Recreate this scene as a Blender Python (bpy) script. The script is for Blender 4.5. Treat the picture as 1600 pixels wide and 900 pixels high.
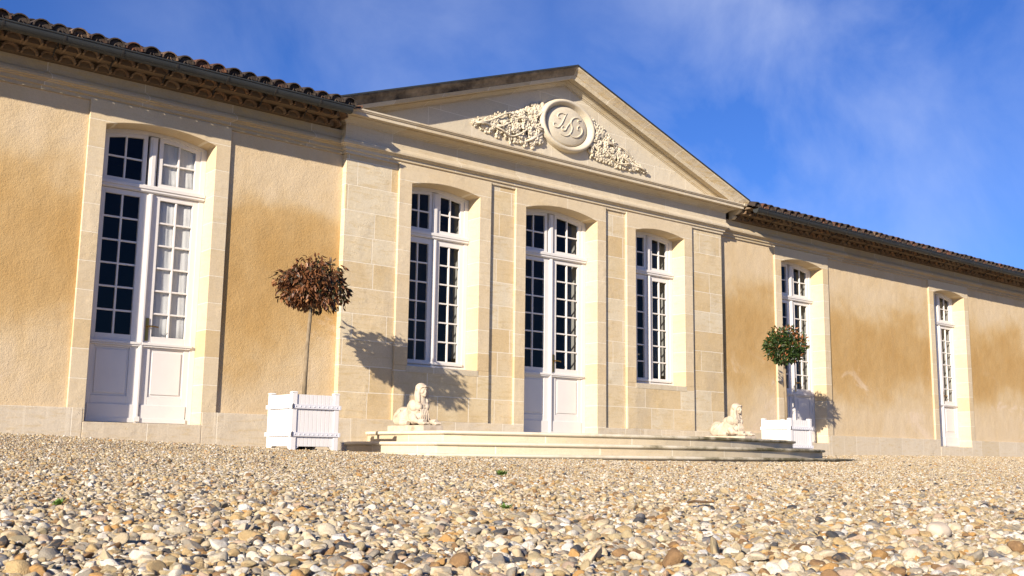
import bpy, bmesh, math, random
import numpy as np
from mathutils import Vector, Matrix, noise

for o in list(bpy.data.objects): bpy.data.objects.remove(o)
S = bpy.context.scene
COL = S.collection
random.seed(7)

# ------------------------------------------------------------------ camera
cam_d = bpy.data.cameras.new('camera'); cam = bpy.data.objects.new('camera', cam_d); COL.objects.link(cam)
CAMP = Vector((-10.6517, -12.0, -0.1121))
Rv = Vector((0.77536296, -0.63137882, 0.01315508)); Uv = Vector((-0.10935664, -0.11372057, 0.98747595)); Fv = Vector((0.6219754, 0.76709088, 0.15722018))
cam.matrix_world = Matrix(((Rv.x, Uv.x, -Fv.x, CAMP.x), (Rv.y, Uv.y, -Fv.y, CAMP.y), (Rv.z, Uv.z, -Fv.z, CAMP.z), (0, 0, 0, 1)))
cam_d.sensor_width = 36.0; cam_d.lens = 36.0 * 1634.757 / 1600.0
cam_d.clip_start = 0.05; cam_d.clip_end = 3000
S.camera = cam
S.render.resolution_x = 1024; S.render.resolution_y = 576

# ------------------------------------------------------------------ light
LK, LM = 2.15, 0.86                        # light travels (LK, 1, -LM)
ldir = Vector((LK, 1.0, -LM)).normalized()
elev = math.asin(-ldir.z)
sdir = -ldir
rot = math.atan2(sdir.x, sdir.y)           # clockwise from +Y
sun_d = bpy.data.lights.new('sun', 'SUN'); sun = bpy.data.objects.new('sun', sun_d); COL.objects.link(sun)
sun_d.energy = 5.0; sun_d.angle = math.radians(0.5); sun_d.color = (1.0, 0.885, 0.74)
sun.rotation_euler = ldir.to_track_quat('-Z', 'Y').to_euler()
sun.location = (-20, -15, 20)

W = bpy.data.worlds.new('World'); S.world = W; W.use_nodes = True
nt = W.node_tree; nt.nodes.clear()
def wn(t, **k):
    n = nt.nodes.new(t)
    for a, b in k.items(): setattr(n, a, b)
    return n
out = wn('ShaderNodeOutputWorld'); bg = wn('ShaderNodeBackground')
sky = wn('ShaderNodeTexSky', sky_type='NISHITA', sun_disc=False, sun_elevation=elev, sun_rotation=rot, altitude=100, air_density=1.0, dust_density=0.3, ozone_density=2.0)
hsv = wn('ShaderNodeHueSaturation'); hsv.inputs['Saturation'].default_value = 1.0; hsv.inputs['Value'].default_value = 1.0
tint = wn('ShaderNodeMix', data_type='RGBA', blend_type='MULTIPLY'); tint.inputs['Factor'].default_value = 1.0; tint.inputs['B'].default_value = (0.46, 0.82, 1.68, 1)
nt.links.new(sky.outputs[0], tint.inputs['A']); nt.links.new(tint.outputs['Result'], hsv.inputs['Color'])
geo = wn('ShaderNodeTexCoord'); mp = wn('ShaderNodeMapping'); mp.inputs['Location'].default_value = (1.7, 0.4, 0.9); mp.inputs['Rotation'].default_value = (0.2, 0.7, 0.5); mp.inputs['Scale'].default_value = (1.0, 1.6, 1.3)
nt.links.new(geo.outputs['Generated'], mp.inputs[0])
nz = wn('ShaderNodeTexNoise'); nz.inputs['Scale'].default_value = 4.2; nz.inputs['Detail'].default_value = 8; nz.inputs['Roughness'].default_value = 0.56; nz.inputs['Distortion'].default_value = 0.35
nt.links.new(mp.outputs[0], nz.inputs[0])
cr = wn('ShaderNodeValToRGB'); cr.color_ramp.elements[0].position = 0.38; cr.color_ramp.elements[1].position = 0.72
cr.color_ramp.elements[0].color = (0, 0, 0, 1); cr.color_ramp.elements[1].color = (0.42, 0.42, 0.42, 1)
nt.links.new(nz.outputs[0], cr.inputs[0])
patches = [((0.754, 0.563, 0.338), 0.055, 1.0), ((0.817, 0.487, 0.308), 0.05, 0.75), ((0.51, 0.785, 0.352), 0.03, 0.55), ((0.384, 0.846, 0.369), 0.04, 0.4)]
acc = None
for (dv, rad, amp) in patches:          # cloud banks at their bearings in the sky
    dp = wn('ShaderNodeVectorMath', operation='DOT_PRODUCT'); nrmz = wn('ShaderNodeVectorMath', operation='NORMALIZE'); nt.links.new(geo.outputs['Generated'], nrmz.inputs[0]); nt.links.new(nrmz.outputs[0], dp.inputs[0]); dp.inputs[1].default_value = dv
    mr = wn('ShaderNodeMapRange'); mr.interpolation_type = 'SMOOTHSTEP'; nt.links.new(dp.outputs['Value'], mr.inputs['Value']); mr.inputs['From Min'].default_value = 1 - rad * .55; mr.inputs['From Max'].default_value = 1.0; mr.inputs['To Max'].default_value = amp
    if acc is None: acc = mr.outputs[0]
    else:
        ad = wn('ShaderNodeMath', operation='MAXIMUM'); nt.links.new(acc, ad.inputs[0]); nt.links.new(mr.outputs[0], ad.inputs[1]); acc = ad.outputs[0]
mul = wn('ShaderNodeMath', operation='MULTIPLY'); nt.links.new(cr.outputs[0], mul.inputs[0]); nt.links.new(acc, mul.inputs[1])
mx = wn('ShaderNodeMix', data_type='RGBA'); mx.inputs['B'].default_value = (9.0, 10.0, 13.0, 1)
nt.links.new(mul.outputs[0], mx.inputs['Factor']); nt.links.new(hsv.outputs[0], mx.inputs['A'])
nt.links.new(mx.outputs['Result'], bg.inputs[0]); bg.inputs[1].default_value = 0.047
nt.links.new(bg.outputs[0], out.inputs[0])

S.view_settings.view_transform = 'Standard'; S.view_settings.look = 'None'
S.view_settings.exposure = 0.87; S.view_settings.gamma = 1.0; S.view_settings.use_curve_mapping = False
S.render.engine = 'CYCLES'

# ------------------------------------------------------------------ material helpers
class NT:
    def __init__(s, name, rough=0.8, spec=0.3):
        s.m = bpy.data.materials.new(name); s.m.use_nodes = True; s.t = s.m.node_tree; s.t.nodes.clear()
        s.o = s.t.nodes.new('ShaderNodeOutputMaterial'); s.p = s.t.nodes.new('ShaderNodeBsdfPrincipled')
        s.t.links.new(s.p.outputs[0], s.o.inputs[0])
        s.p.inputs['Roughness'].default_value = rough; s.p.inputs['Specular IOR Level'].default_value = spec
    def n(s, t, ins=None, **k):
        n = s.t.nodes.new(t)
        for a, b in k.items(): setattr(n, a, b)
        for a, b in (ins or {}).items(): s.set(n, a, b)
        return n
    def set(s, n, a, b):
        if isinstance(b, bpy.types.NodeSocket): s.t.links.new(b, n.inputs[a])
        else: n.inputs[a].default_value = b
    def pos(s):
        return s.n('ShaderNodeNewGeometry').outputs['Position']
    def objpos(s):
        return s.n('ShaderNodeTexCoord').outputs['Object']
    def noise(s, vec, scale, detail=3, rough=0.55, dist=0.0):
        return s.n('ShaderNodeTexNoise', {'Vector': vec, 'Scale': scale, 'Detail': detail, 'Roughness': rough, 'Distortion': dist}).outputs[0]
    def map(s, vec, scale=(1, 1, 1), loc=(0, 0, 0), rot=(0, 0, 0)):
        return s.n('ShaderNodeMapping', {'Vector': vec, 'Scale': scale, 'Location': loc, 'Rotation': rot}).outputs[0]
    def ramp(s, f, stops, interp='LINEAR'):
        r = s.n('ShaderNodeValToRGB', {'Fac': f}); r.color_ramp.interpolation = interp
        e = r.color_ramp.elements
        while len(e) > 1: e.remove(e[-1])
        e[0].position = stops[0][0]; e[0].color = c4(stops[0][1])
        for p, c in stops[1:]:
            q = e.new(p); q.color = c4(c)
        return r.outputs[0]
    def mix(s, f, a, b, mode='MIX'):
        n = s.n('ShaderNodeMix', data_type='RGBA', blend_type=mode)
        s.set(n, 'Factor', f); s.set(n, 'A', c4(a) if isinstance(a, tuple) else a); s.set(n, 'B', c4(b) if isinstance(b, tuple) else b)
        return n.outputs['Result']
    def math(s, op, a, b=0.0, clamp=False):
        n = s.n('ShaderNodeMath', operation=op, use_clamp=clamp); s.set(n, 0, a); s.set(n, 1, b); return n.outputs[0]
    def xyz(s, v):
        return s.n('ShaderNodeSeparateXYZ', {'Vector': v}).outputs
    def comb(s, x, y, z):
        return s.n('ShaderNodeCombineXYZ', {'X': x, 'Y': y, 'Z': z}).outputs[0]
    def maprange(s, v, a, b, c=0.0, d=1.0, smooth=True):
        n = s.n('ShaderNodeMapRange', {'Value': v, 'From Min': a, 'From Max': b, 'To Min': c, 'To Max': d}); n.interpolation_type = 'SMOOTHSTEP' if smooth else 'LINEAR'
        return n.outputs[0]
    def bump(s, h, dist=0.01, strength=1.0, prev=None):
        n = s.n('ShaderNodeBump', {'Height': h, 'Distance': dist, 'Strength': strength})
        if prev is not None: s.set(n, 'Normal', prev)
        return n.outputs[0]
    def fin(s, col=None, nrm=None, rough=None):
        if col is not None: s.set(s.p, 'Base Color', c4(col) if isinstance(col, tuple) else col)
        if nrm is not None: s.set(s.p, 'Normal', nrm)
        if rough is not None: s.set(s.p, 'Roughness', rough)
        return s.m
def c4(c):
    if isinstance(c, (int, float)): return (c, c, c, 1)
    return tuple(c) + (1,) if len(c) == 3 else c

M = {}
def stone(name, bw, rh, zoff, joint=0.006, cols=None, joints=True, offset=0.5, dirt=0.5, xoff=0.0):
    s = NT(name, 0.85, 0.2); P = s.pos(); x = s.xyz(P)
    base_cols = cols or [(0.0, (0.55, 0.43, 0.26)), (0.25, (0.62, 0.505, 0.325)), (0.45, (0.55, 0.41, 0.22)), (0.62, (0.62, 0.54, 0.39)), (0.8, (0.60, 0.485, 0.30)), (1.0, (0.47, 0.32, 0.14))]
    n1 = s.noise(P, 1.6, 4, 0.6)
    if joints:
        h = s.math('ADD', s.math('ADD', x[0], s.math('MULTIPLY', x[1], 1.0)), xoff)
        wob = s.math('MULTIPLY', s.math('SUBTRACT', s.noise(P, 3.0, 2), 0.5), 0.012)
        v = s.comb(h, s.math('ADD', s.math('SUBTRACT', x[2], zoff), wob), 0.0)
        b = s.n('ShaderNodeTexBrick', {'Vector': v, 'Scale': 1.0, 'Mortar Size': joint, 'Mortar Smooth': 0.3, 'Bias': 0.0, 'Brick Width': bw, 'Row Height': rh, 'Color1': (0, 0, 0, 1), 'Color2': (1, 1, 1, 1), 'Mortar': (0.5, 0.5, 0.5, 1)}, offset=offset, squash=0.62, squash_frequency=3)
        f = s.math('ADD', s.math('MULTIPLY', b.outputs[0], 0.72), s.math('MULTIPLY', n1, 0.32), True)
    else:
        f = s.math('ADD', s.math('MULTIPLY', n1, 1.0), 0.0, True)
    col = s.ramp(f, base_cols)
    vein = s.noise(s.map(P, (1.2, 1.2, 7.0)), 3.5, 5, 0.65, 0.6)
    col = s.mix(s.maprange(vein, 0.42, 0.68), col, (0.52, 0.40, 0.22), 'MIX') if dirt > 0.9 else s.mix(s.math('MULTIPLY', s.maprange(vein, 0.48, 0.70), 0.35 * dirt * 2), col, (0.50, 0.37, 0.18))
    stain = s.noise(s.map(P, (1, 1, 0.45)), 0.9, 5, 0.65)
    col = s.mix(s.math('MULTIPLY', s.maprange(stain, 0.52, 0.75), 0.45 * dirt), col, (0.36, 0.31, 0.24))
    if 'plinth' in name:
        dr = s.noise(s.map(P, (16, 16, 0.35)), 1.0, 3, 0.5); col = s.mix(s.math('MULTIPLY', s.math('MULTIPLY', s.maprange(dr, 0.55, 0.62), s.maprange(s.noise(P, 0.5, 2), 0.40, 0.6)), 0.6), col, (0.68, 0.60, 0.46))
    fine = s.noise(P, 55, 3, 0.7)
    col = s.mix(0.35, col, s.ramp(fine, [(0.25, 0.62), (0.6, 1.0), (0.8, 1.1)]), 'MULTIPLY')
    if joints:
        col = s.mix(s.math('MULTIPLY', b.outputs[1], 0.75), col, (0.74, 0.68, 0.55))
    pit = s.n('ShaderNodeTexVoronoi', {'Vector': P, 'Scale': 38.0}).outputs[0]
    rg = s.maprange(s.noise(P, 2.1, 3), 0.5, 0.66)
    h1 = s.math('MULTIPLY', s.maprange(pit, 0.0, 0.35), s.math('ADD', s.math('MULTIPLY', rg, 1.0), 0.06))
    nb = s.bump(h1, 0.006, 0.5)
    nb = s.bump(s.noise(P, 90, 4, 0.7), 0.003, 0.5, nb)
    nb = s.bump(s.noise(P, 5, 3, 0.6), 0.012, 0.5, nb)
    if joints: nb = s.bump(s.math('MULTIPLY', b.outputs[1], -1.0), 0.003, 0.5, nb)
    return s.fin(col, nb)
M['ashlar'] = stone('ashlar_stone', 0.86, 0.345, 0.322, dirt=0.8)
M['surround'] = stone('surround_stone', 40.0, 0.33, 0.33, 0.005, dirt=0.35, cols=[(0.0, (0.57, 0.455, 0.29)), (0.4, (0.63, 0.525, 0.36)), (0.7, (0.56, 0.425, 0.24)), (1.0, (0.61, 0.53, 0.39))], xoff=20.0)
M['plinth'] = stone('plinth_stone', 1.35, 2.0, -1.2, 0.006, dirt=0.7, cols=[(0.0, (0.55, 0.46, 0.33)), (0.5, (0.62, 0.54, 0.41)), (1.0, (0.53, 0.43, 0.28))])
M['moulding'] = stone('moulding_stone', 1.1, 3.0, -1.0, 0.004, dirt=0.6, cols=[(0.0, (0.55, 0.46, 0.32)), (0.5, (0.62, 0.54, 0.40)), (1.0, (0.52, 0.42, 0.27))])
M['rake'] = stone('weathered_cornice_stone', 1.3, 9.0, 1.0, 0.004, dirt=1.0, cols=[(0.0, (0.45, 0.37, 0.26)), (0.5, (0.62, 0.54, 0.40)), (1.0, (0.50, 0.42, 0.29))])
def grimy_shaded():  # black grime patches, with the left cyma's shade painted into the base tone
    s = NT('grimy_shaded_cornice_stone', 0.9, 0.15); P = s.pos()
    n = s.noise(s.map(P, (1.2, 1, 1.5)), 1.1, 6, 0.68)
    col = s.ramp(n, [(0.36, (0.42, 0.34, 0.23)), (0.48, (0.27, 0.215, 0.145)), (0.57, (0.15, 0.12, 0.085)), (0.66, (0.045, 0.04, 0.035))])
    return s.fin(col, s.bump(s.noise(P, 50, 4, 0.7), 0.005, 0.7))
M['grimy_shaded'] = grimy_shaded()
M['rake_clean'] = stone('corona_stone', 1.3, 9.0, 1.0, 0.004, dirt=0.6, cols=[(0.0, (0.50, 0.42, 0.28)), (0.5, (0.60, 0.52, 0.38)), (1.0, (0.48, 0.38, 0.23))])
M['wing_moulding'] = stone('wing_moulding_stone', 1.1, 3.0, -1.0, 0.004, dirt=1.0, cols=[(0.0, (0.42, 0.34, 0.22)), (0.5, (0.50, 0.42, 0.30)), (1.0, (0.40, 0.30, 0.18))])
M['tympanum'] = stone('tympanum_stone', 1.25, 0.36, 4.40, 0.005, dirt=0.15, cols=[(0.0, (0.57, 0.50, 0.37)), (0.5, (0.62, 0.55, 0.42)), (1.0, (0.53, 0.46, 0.33))])
M['carved'] = stone('carved_stone', 1, 1, 0, joints=False, dirt=0.3, cols=[(0.2, (0.55, 0.48, 0.35)), (0.8, (0.66, 0.59, 0.46))])
M['step'] = stone('pale_step_stone', 1.6, 3.0, -1.4, 0.006, dirt=0.35, cols=[(0.0, (0.51, 0.43, 0.30)), (0.5, (0.59, 0.515, 0.38)), (1.0, (0.48, 0.395, 0.26))])

def mossy_shaded():
    s = NT('mossy_shaded_nosing_stone', 0.9, 0.2); P = s.pos()
    n = s.noise(s.map(P, (1, 1, 1.5)), 2.2, 6, 0.7)
    x = s.xyz(P)
    m = s.math('ADD', n, s.maprange(x[0], -3.0, 1.5, -0.14, 0.10))  # shade of the nosing's turned-away right end painted in with the moss
    col = s.ramp(m, [(0.40, (0.62, 0.56, 0.43)), (0.52, (0.50, 0.44, 0.31)), (0.66, (0.16, 0.135, 0.075)), (0.8, (0.10, 0.10, 0.045))])
    return s.fin(col, s.bump(s.noise(P, 70, 4, 0.7), 0.004, 0.7))
M['nosing'] = mossy_shaded()

def stucco():
    s = NT('ochre_stucco', 0.92, 0.12); P = s.pos(); x = s.xyz(P)
    warp = s.math('MULTIPLY', s.math('SUBTRACT', s.noise(s.map(P, (0.7, 1, 1)), 0.75, 5, 0.55, 0.3), 0.5), 2.1)
    zz = s.math('ADD', x[2], warp)
    up = s.maprange(zz, 3.45, 2.4); lo = s.maprange(zz, 0.6, 1.8)
    band = s.math('MULTIPLY', up, lo)
    n = s.noise(s.map(P, (1.0, 1, 0.7)), 1.5, 6, 0.62, 0.4)
    m = s.math('ADD', s.math('MULTIPLY', band, 0.80), s.math('MULTIPLY', s.math('SUBTRACT', n, 0.42), 0.9), True)
    col = s.ramp(m, [(0.0, (0.61, 0.485, 0.315)), (0.3, (0.57, 0.43, 0.245)), (0.65, (0.51, 0.345, 0.155)), (1.0, (0.45, 0.28, 0.105))])
    pale = s.maprange(s.noise(s.map(P, (0.8, 1, 1.0), (4, 2, 1)), 1.3, 6, 0.68, 0.6), 0.56, 0.66)
    low = s.maprange(x[2], 2.1, 1.0)
    col = s.mix(s.math('MULTIPLY', s.math('MULTIPLY', pale, low), 0.75), col, (0.66, 0.53, 0.38))
    sp = s.n('ShaderNodeTexVoronoi', {'Vector': s.map(P, (1, 1, 0.5)), 'Scale': 2.1, 'Randomness': 1.0}).outputs[0]
    col = s.mix(s.math('MULTIPLY', s.maprange(sp, 0.035, 0.01), 0.7), col, (0.25, 0.17, 0.10))
    streak = s.noise(s.map(P, (9, 9, 0.5)), 1.0, 4, 0.6)
    col = s.mix(s.math('MULTIPLY', s.maprange(streak, 0.56, 0.75), 0.16), col, (0.34, 0.22, 0.11))
    g = s.noise(P, 75, 3, 0.65)
    col = s.mix(0.3, col, s.ramp(g, [(0.3, 0.75), (0.6, 1.05)]), 'MULTIPLY')
    nb = s.bump(g, 0.007, 0.6); nb = s.bump(s.noise(P, 28, 3, 0.6), 0.008, 0.5, nb); nb = s.bump(s.noise(P, 4, 2, 0.5), 0.03, 0.35, nb)
    return s.fin(col, nb)
M['stucco'] = stucco()

def paint(name, c, r=0.4, bumpy=0.15):
    s = NT(name, r, 0.4); P = s.objpos()
    n = s.noise(P, 6, 4, 0.6)
    col = s.mix(0.25, c, s.ramp(n, [(0.3, 0.86), (0.65, 1.0)]), 'MULTIPLY')
    return s.fin(col, s.bump(s.noise(s.map(P, (1, 1, .25)), 60, 3), 0.002, bumpy))
M['white_wood'] = paint('white_painted_wood', (0.68, 0.65, 0.61))
M['planter_white'] = paint('white_planter_paint', (0.74, 0.71, 0.675), 0.5, 0.3)
M['rivet'] = paint('painted_iron', (0.68, 0.67, 0.68), 0.4)
M['dark_iron'] = paint('dark_iron', (0.03, 0.028, 0.025), 0.6)
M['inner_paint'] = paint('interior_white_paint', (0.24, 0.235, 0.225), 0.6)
def metal(name, c, r, met=1.0):
    s = NT(name, r); s.p.inputs['Metallic'].default_value = met; P = s.pos()
    return s.fin(s.mix(0.5, c, s.ramp(s.noise(P, 3, 5, 0.6), [(0.3, 0.6), (0.7, 1.1)]), 'MULTIPLY'))
M['zinc'] = metal('weathered_zinc', (0.055, 0.06, 0.06), 0.5, 0.4)
M['brass'] = metal('aged_brass', (0.42, 0.28, 0.08), 0.35)
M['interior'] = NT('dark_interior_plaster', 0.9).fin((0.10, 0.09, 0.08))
def cloth():
    s = NT('white_curtain_cloth', 0.9, 0.1); P = s.pos()
    return s.fin((0.56, 0.55, 0.54), s.bump(s.noise(P, 14, 3), 0.006, 0.4))
M['cloth'] = cloth()
def glass():
    s = NT('window_glass'); t = s.t
    tr = s.n('ShaderNodeBsdfTransparent', {'Color': (0.90, 0.92, 0.92, 1)}); gl = s.n('ShaderNodeBsdfGlossy', {'Roughness': 0.02, 'Color': (1, 1, 1, 1)})
    bn = s.bump(s.noise(s.pos(), 2.5, 2), 0.006, 0.6); s.set(gl, 'Normal', bn)
    ge = s.n('ShaderNodeNewGeometry'); dt = s.n('ShaderNodeVectorMath', {0: ge.outputs['Incoming'], 1: ge.outputs['Normal']}, operation='DOT_PRODUCT').outputs['Value']
    sch = s.math('POWER', s.math('SUBTRACT', 1.0, s.math('ABSOLUTE', dt), True), 5.0)
    mxx = s.n('ShaderNodeMixShader', {0: s.math('ADD', 0.018, s.math('MULTIPLY', sch, 0.9), True)})
    t.links.new(tr.outputs[0], mxx.inputs[1]); t.links.new(gl.outputs[0], mxx.inputs[2]); t.links.new(mxx.outputs[0], s.o.inputs[0])
    return s.m
M['glass'] = glass()
def tile(name, cols, dark=0.5):
    s = NT(name, 0.88, 0.2); P = s.pos()
    cell = s.n('ShaderNodeTexWhiteNoise', {'Vector': s.n('ShaderNodeVectorMath', {0: s.n('ShaderNodeVectorMath', {0: P, 1: (5.0, 2.4, 0.0)}, operation='MULTIPLY').outputs[0]}, operation='FLOOR').outputs[0]}, noise_dimensions='3D').outputs[0]
    col = s.ramp(cell, cols, 'CONSTANT')
    lich = s.noise(P, 9, 5, 0.7)
    col = s.mix(s.maprange(lich, 0.42, 0.62), col, (0.045, 0.035, 0.028)) if dark > 0.4 else s.mix(s.math('MULTIPLY', s.maprange(lich, 0.5, 0.7), 0.6), col, (0.20, 0.15, 0.10))
    return s.fin(col, s.bump(s.noise(P, 45, 4, 0.7), 0.006, 0.7))
M['roof_tile'] = tile('canal_tile', [(0, (0.07, 0.042, 0.03)), (0.25, (0.045, 0.034, 0.028)), (0.5, (0.13, 0.06, 0.035)), (0.72, (0.06, 0.045, 0.035)), (0.9, (0.17, 0.11, 0.07))])
M['genoise'] = tile('genoise_tile', [(0, (0.20, 0.135, 0.085)), (0.3, (0.25, 0.18, 0.115)), (0.6, (0.17, 0.11, 0.065)), (0.85, (0.27, 0.165, 0.09))], 0.2)
M['mortar'] = NT('lime_mortar', 0.9, 0.1).fin((0.17, 0.125, 0.08))

def pebble_mat():
    s = NT('pebble_stone', 0.75, 0.25)
    oi = s.n('ShaderNodeObjectInfo'); P = s.n('ShaderNodeTexCoord').outputs['Object']
    off = s.n('ShaderNodeVectorMath', {0: P, 1: s.comb(s.math('MULTIPLY', oi.outputs['Random'], 37.0), 0.0, 0.0)}, operation='ADD').outputs[0]
    col = s.ramp(oi.outputs['Random'], [(0, (0.58, 0.51, 0.39)), (0.12, (0.44, 0.36, 0.22)), (0.25, (0.70, 0.65, 0.55)), (0.37, (0.49, 0.36, 0.185)), (0.48, (0.30, 0.27, 0.225)), (0.58, (0.53, 0.44, 0.30)), (0.69, (0.44, 0.26, 0.10)), (0.74, (0.58, 0.49, 0.33)), (0.82, (0.26, 0.16, 0.08)), (0.875, (0.46, 0.35, 0.26)), (0.90, (0.07, 0.07, 0.075)), (0.935, (0.17, 0.17, 0.18)), (0.96, (0.66, 0.64, 0.60))], 'CONSTANT')
    n = s.noise(off, 1.3, 4, 0.65, 0.5)
    col = s.mix(s.math('MULTIPLY', s.maprange(n, 0.5, 0.68), 0.5), col, (0.48, 0.30, 0.14))
    col = s.mix(0.5, col, s.ramp(s.noise(off, 5, 4, 0.7), [(0.3, 0.6), (0.65, 1.1)]), 'MULTIPLY')
    col = s.mix(1.0, col, (1.0, 0.985, 0.93), 'MULTIPLY')
    return s.fin(col, s.bump(s.noise(off, 9, 4, 0.7), 0.08, 0.45))
M['pebble'] = pebble_mat()
def gravel_mat():
    s = NT('gravel_ground', 0.9, 0.1); P = s.pos()
    P2 = s.n('ShaderNodeVectorMath', {0: P, 1: (1, 1, 0)}, operation='MULTIPLY').outputs[0]
    v = s.n('ShaderNodeTexVoronoi', {'Vector': P2, 'Scale': 42.0})
    r = s.xyz(v.outputs['Color'])[0]
    col = s.ramp(r, [(0, (0.50, 0.45, 0.37)), (0.2, (0.40, 0.32, 0.22)), (0.4, (0.56, 0.50, 0.42)), (0.55, (0.34, 0.29, 0.22)), (0.7, (0.42, 0.26, 0.13)), (0.82, (0.55, 0.46, 0.33)), (0.93, (0.16, 0.14, 0.13))], 'CONSTANT')
    col = s.mix(s.maprange(v.outputs['Distance'], 0.45, 0.75), col, (0.20, 0.155, 0.10))
    return s.fin(col, s.bump(s.math('SUBTRACT', 1.0, v.outputs['Distance']), 0.012, 0.9))
M['gravel'] = gravel_mat()
def leaf_mat(name, cols):
    s = NT(name, 0.42, 0.4); P = s.pos()
    at = s.n('ShaderNodeAttribute', attribute_name='leaf_tone')
    col = s.ramp(at.outputs['Fac'], cols)
    s.p.inputs['Transmission Weight'].default_value = 0.0
    tl = s.n('ShaderNodeBsdfTranslucent', {'Color': col}); m = s.n('ShaderNodeMixShader', {0: 0.18})
    s.t.links.new(s.p.outputs[0], m.inputs[1]); s.t.links.new(tl.outputs[0], m.inputs[2]); s.t.links.new(m.outputs[0], s.o.inputs[0])
    return s.fin(col)
M['leaf_brown'] = leaf_mat('dry_reddish_leaves', [(0, (0.022, 0.032, 0.010)), (0.2, (0.045, 0.028, 0.012)), (0.45, (0.115, 0.045, 0.018)), (0.8, (0.24, 0.10, 0.038)), (1, (0.38, 0.20, 0.09))])
M['leaf_green'] = leaf_mat('glossy_green_leaves', [(0, (0.014, 0.032, 0.007)), (0.5, (0.032, 0.062, 0.013)), (0.72, (0.08, 0.11, 0.025)), (0.80, (0.26, 0.10, 0.035)), (1, (0.40, 0.16, 0.06))])
def bark():
    s = NT('slim_trunk_bark', 0.85); P = s.pos()
    return s.fin(s.ramp(s.noise(s.map(P, (1, 1, .3)), 30, 5, .7), [(0.3, (0.14, 0.105, 0.065)), (0.7, (0.30, 0.235, 0.15))]), s.bump(s.noise(s.map(P, (1, 1, .2)), 60, 4), 0.004, 0.8))
M['bark'] = bark()
M['soil'] = NT('dark_soil', 0.95).fin((0.05, 0.035, 0.025))
M['weed'] = NT('weed_green', 0.6).fin((0.12, 0.20, 0.04))
M['twig'] = NT('dry_twig', 0.8).fin((0.12, 0.075, 0.04))
def marble():
    s = NT('sphinx_limestone', 0.8, 0.25); P = s.pos()
    col = s.ramp(s.noise(P, 8, 5, 0.65), [(0.25, (0.26, 0.21, 0.16)), (0.42, (0.44, 0.36, 0.27)), (0.65, (0.56, 0.485, 0.38))])
    return s.fin(col, s.bump(s.noise(P, 60, 4, 0.7), 0.004, 0.6))
M['sphinx'] = marble()

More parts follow.
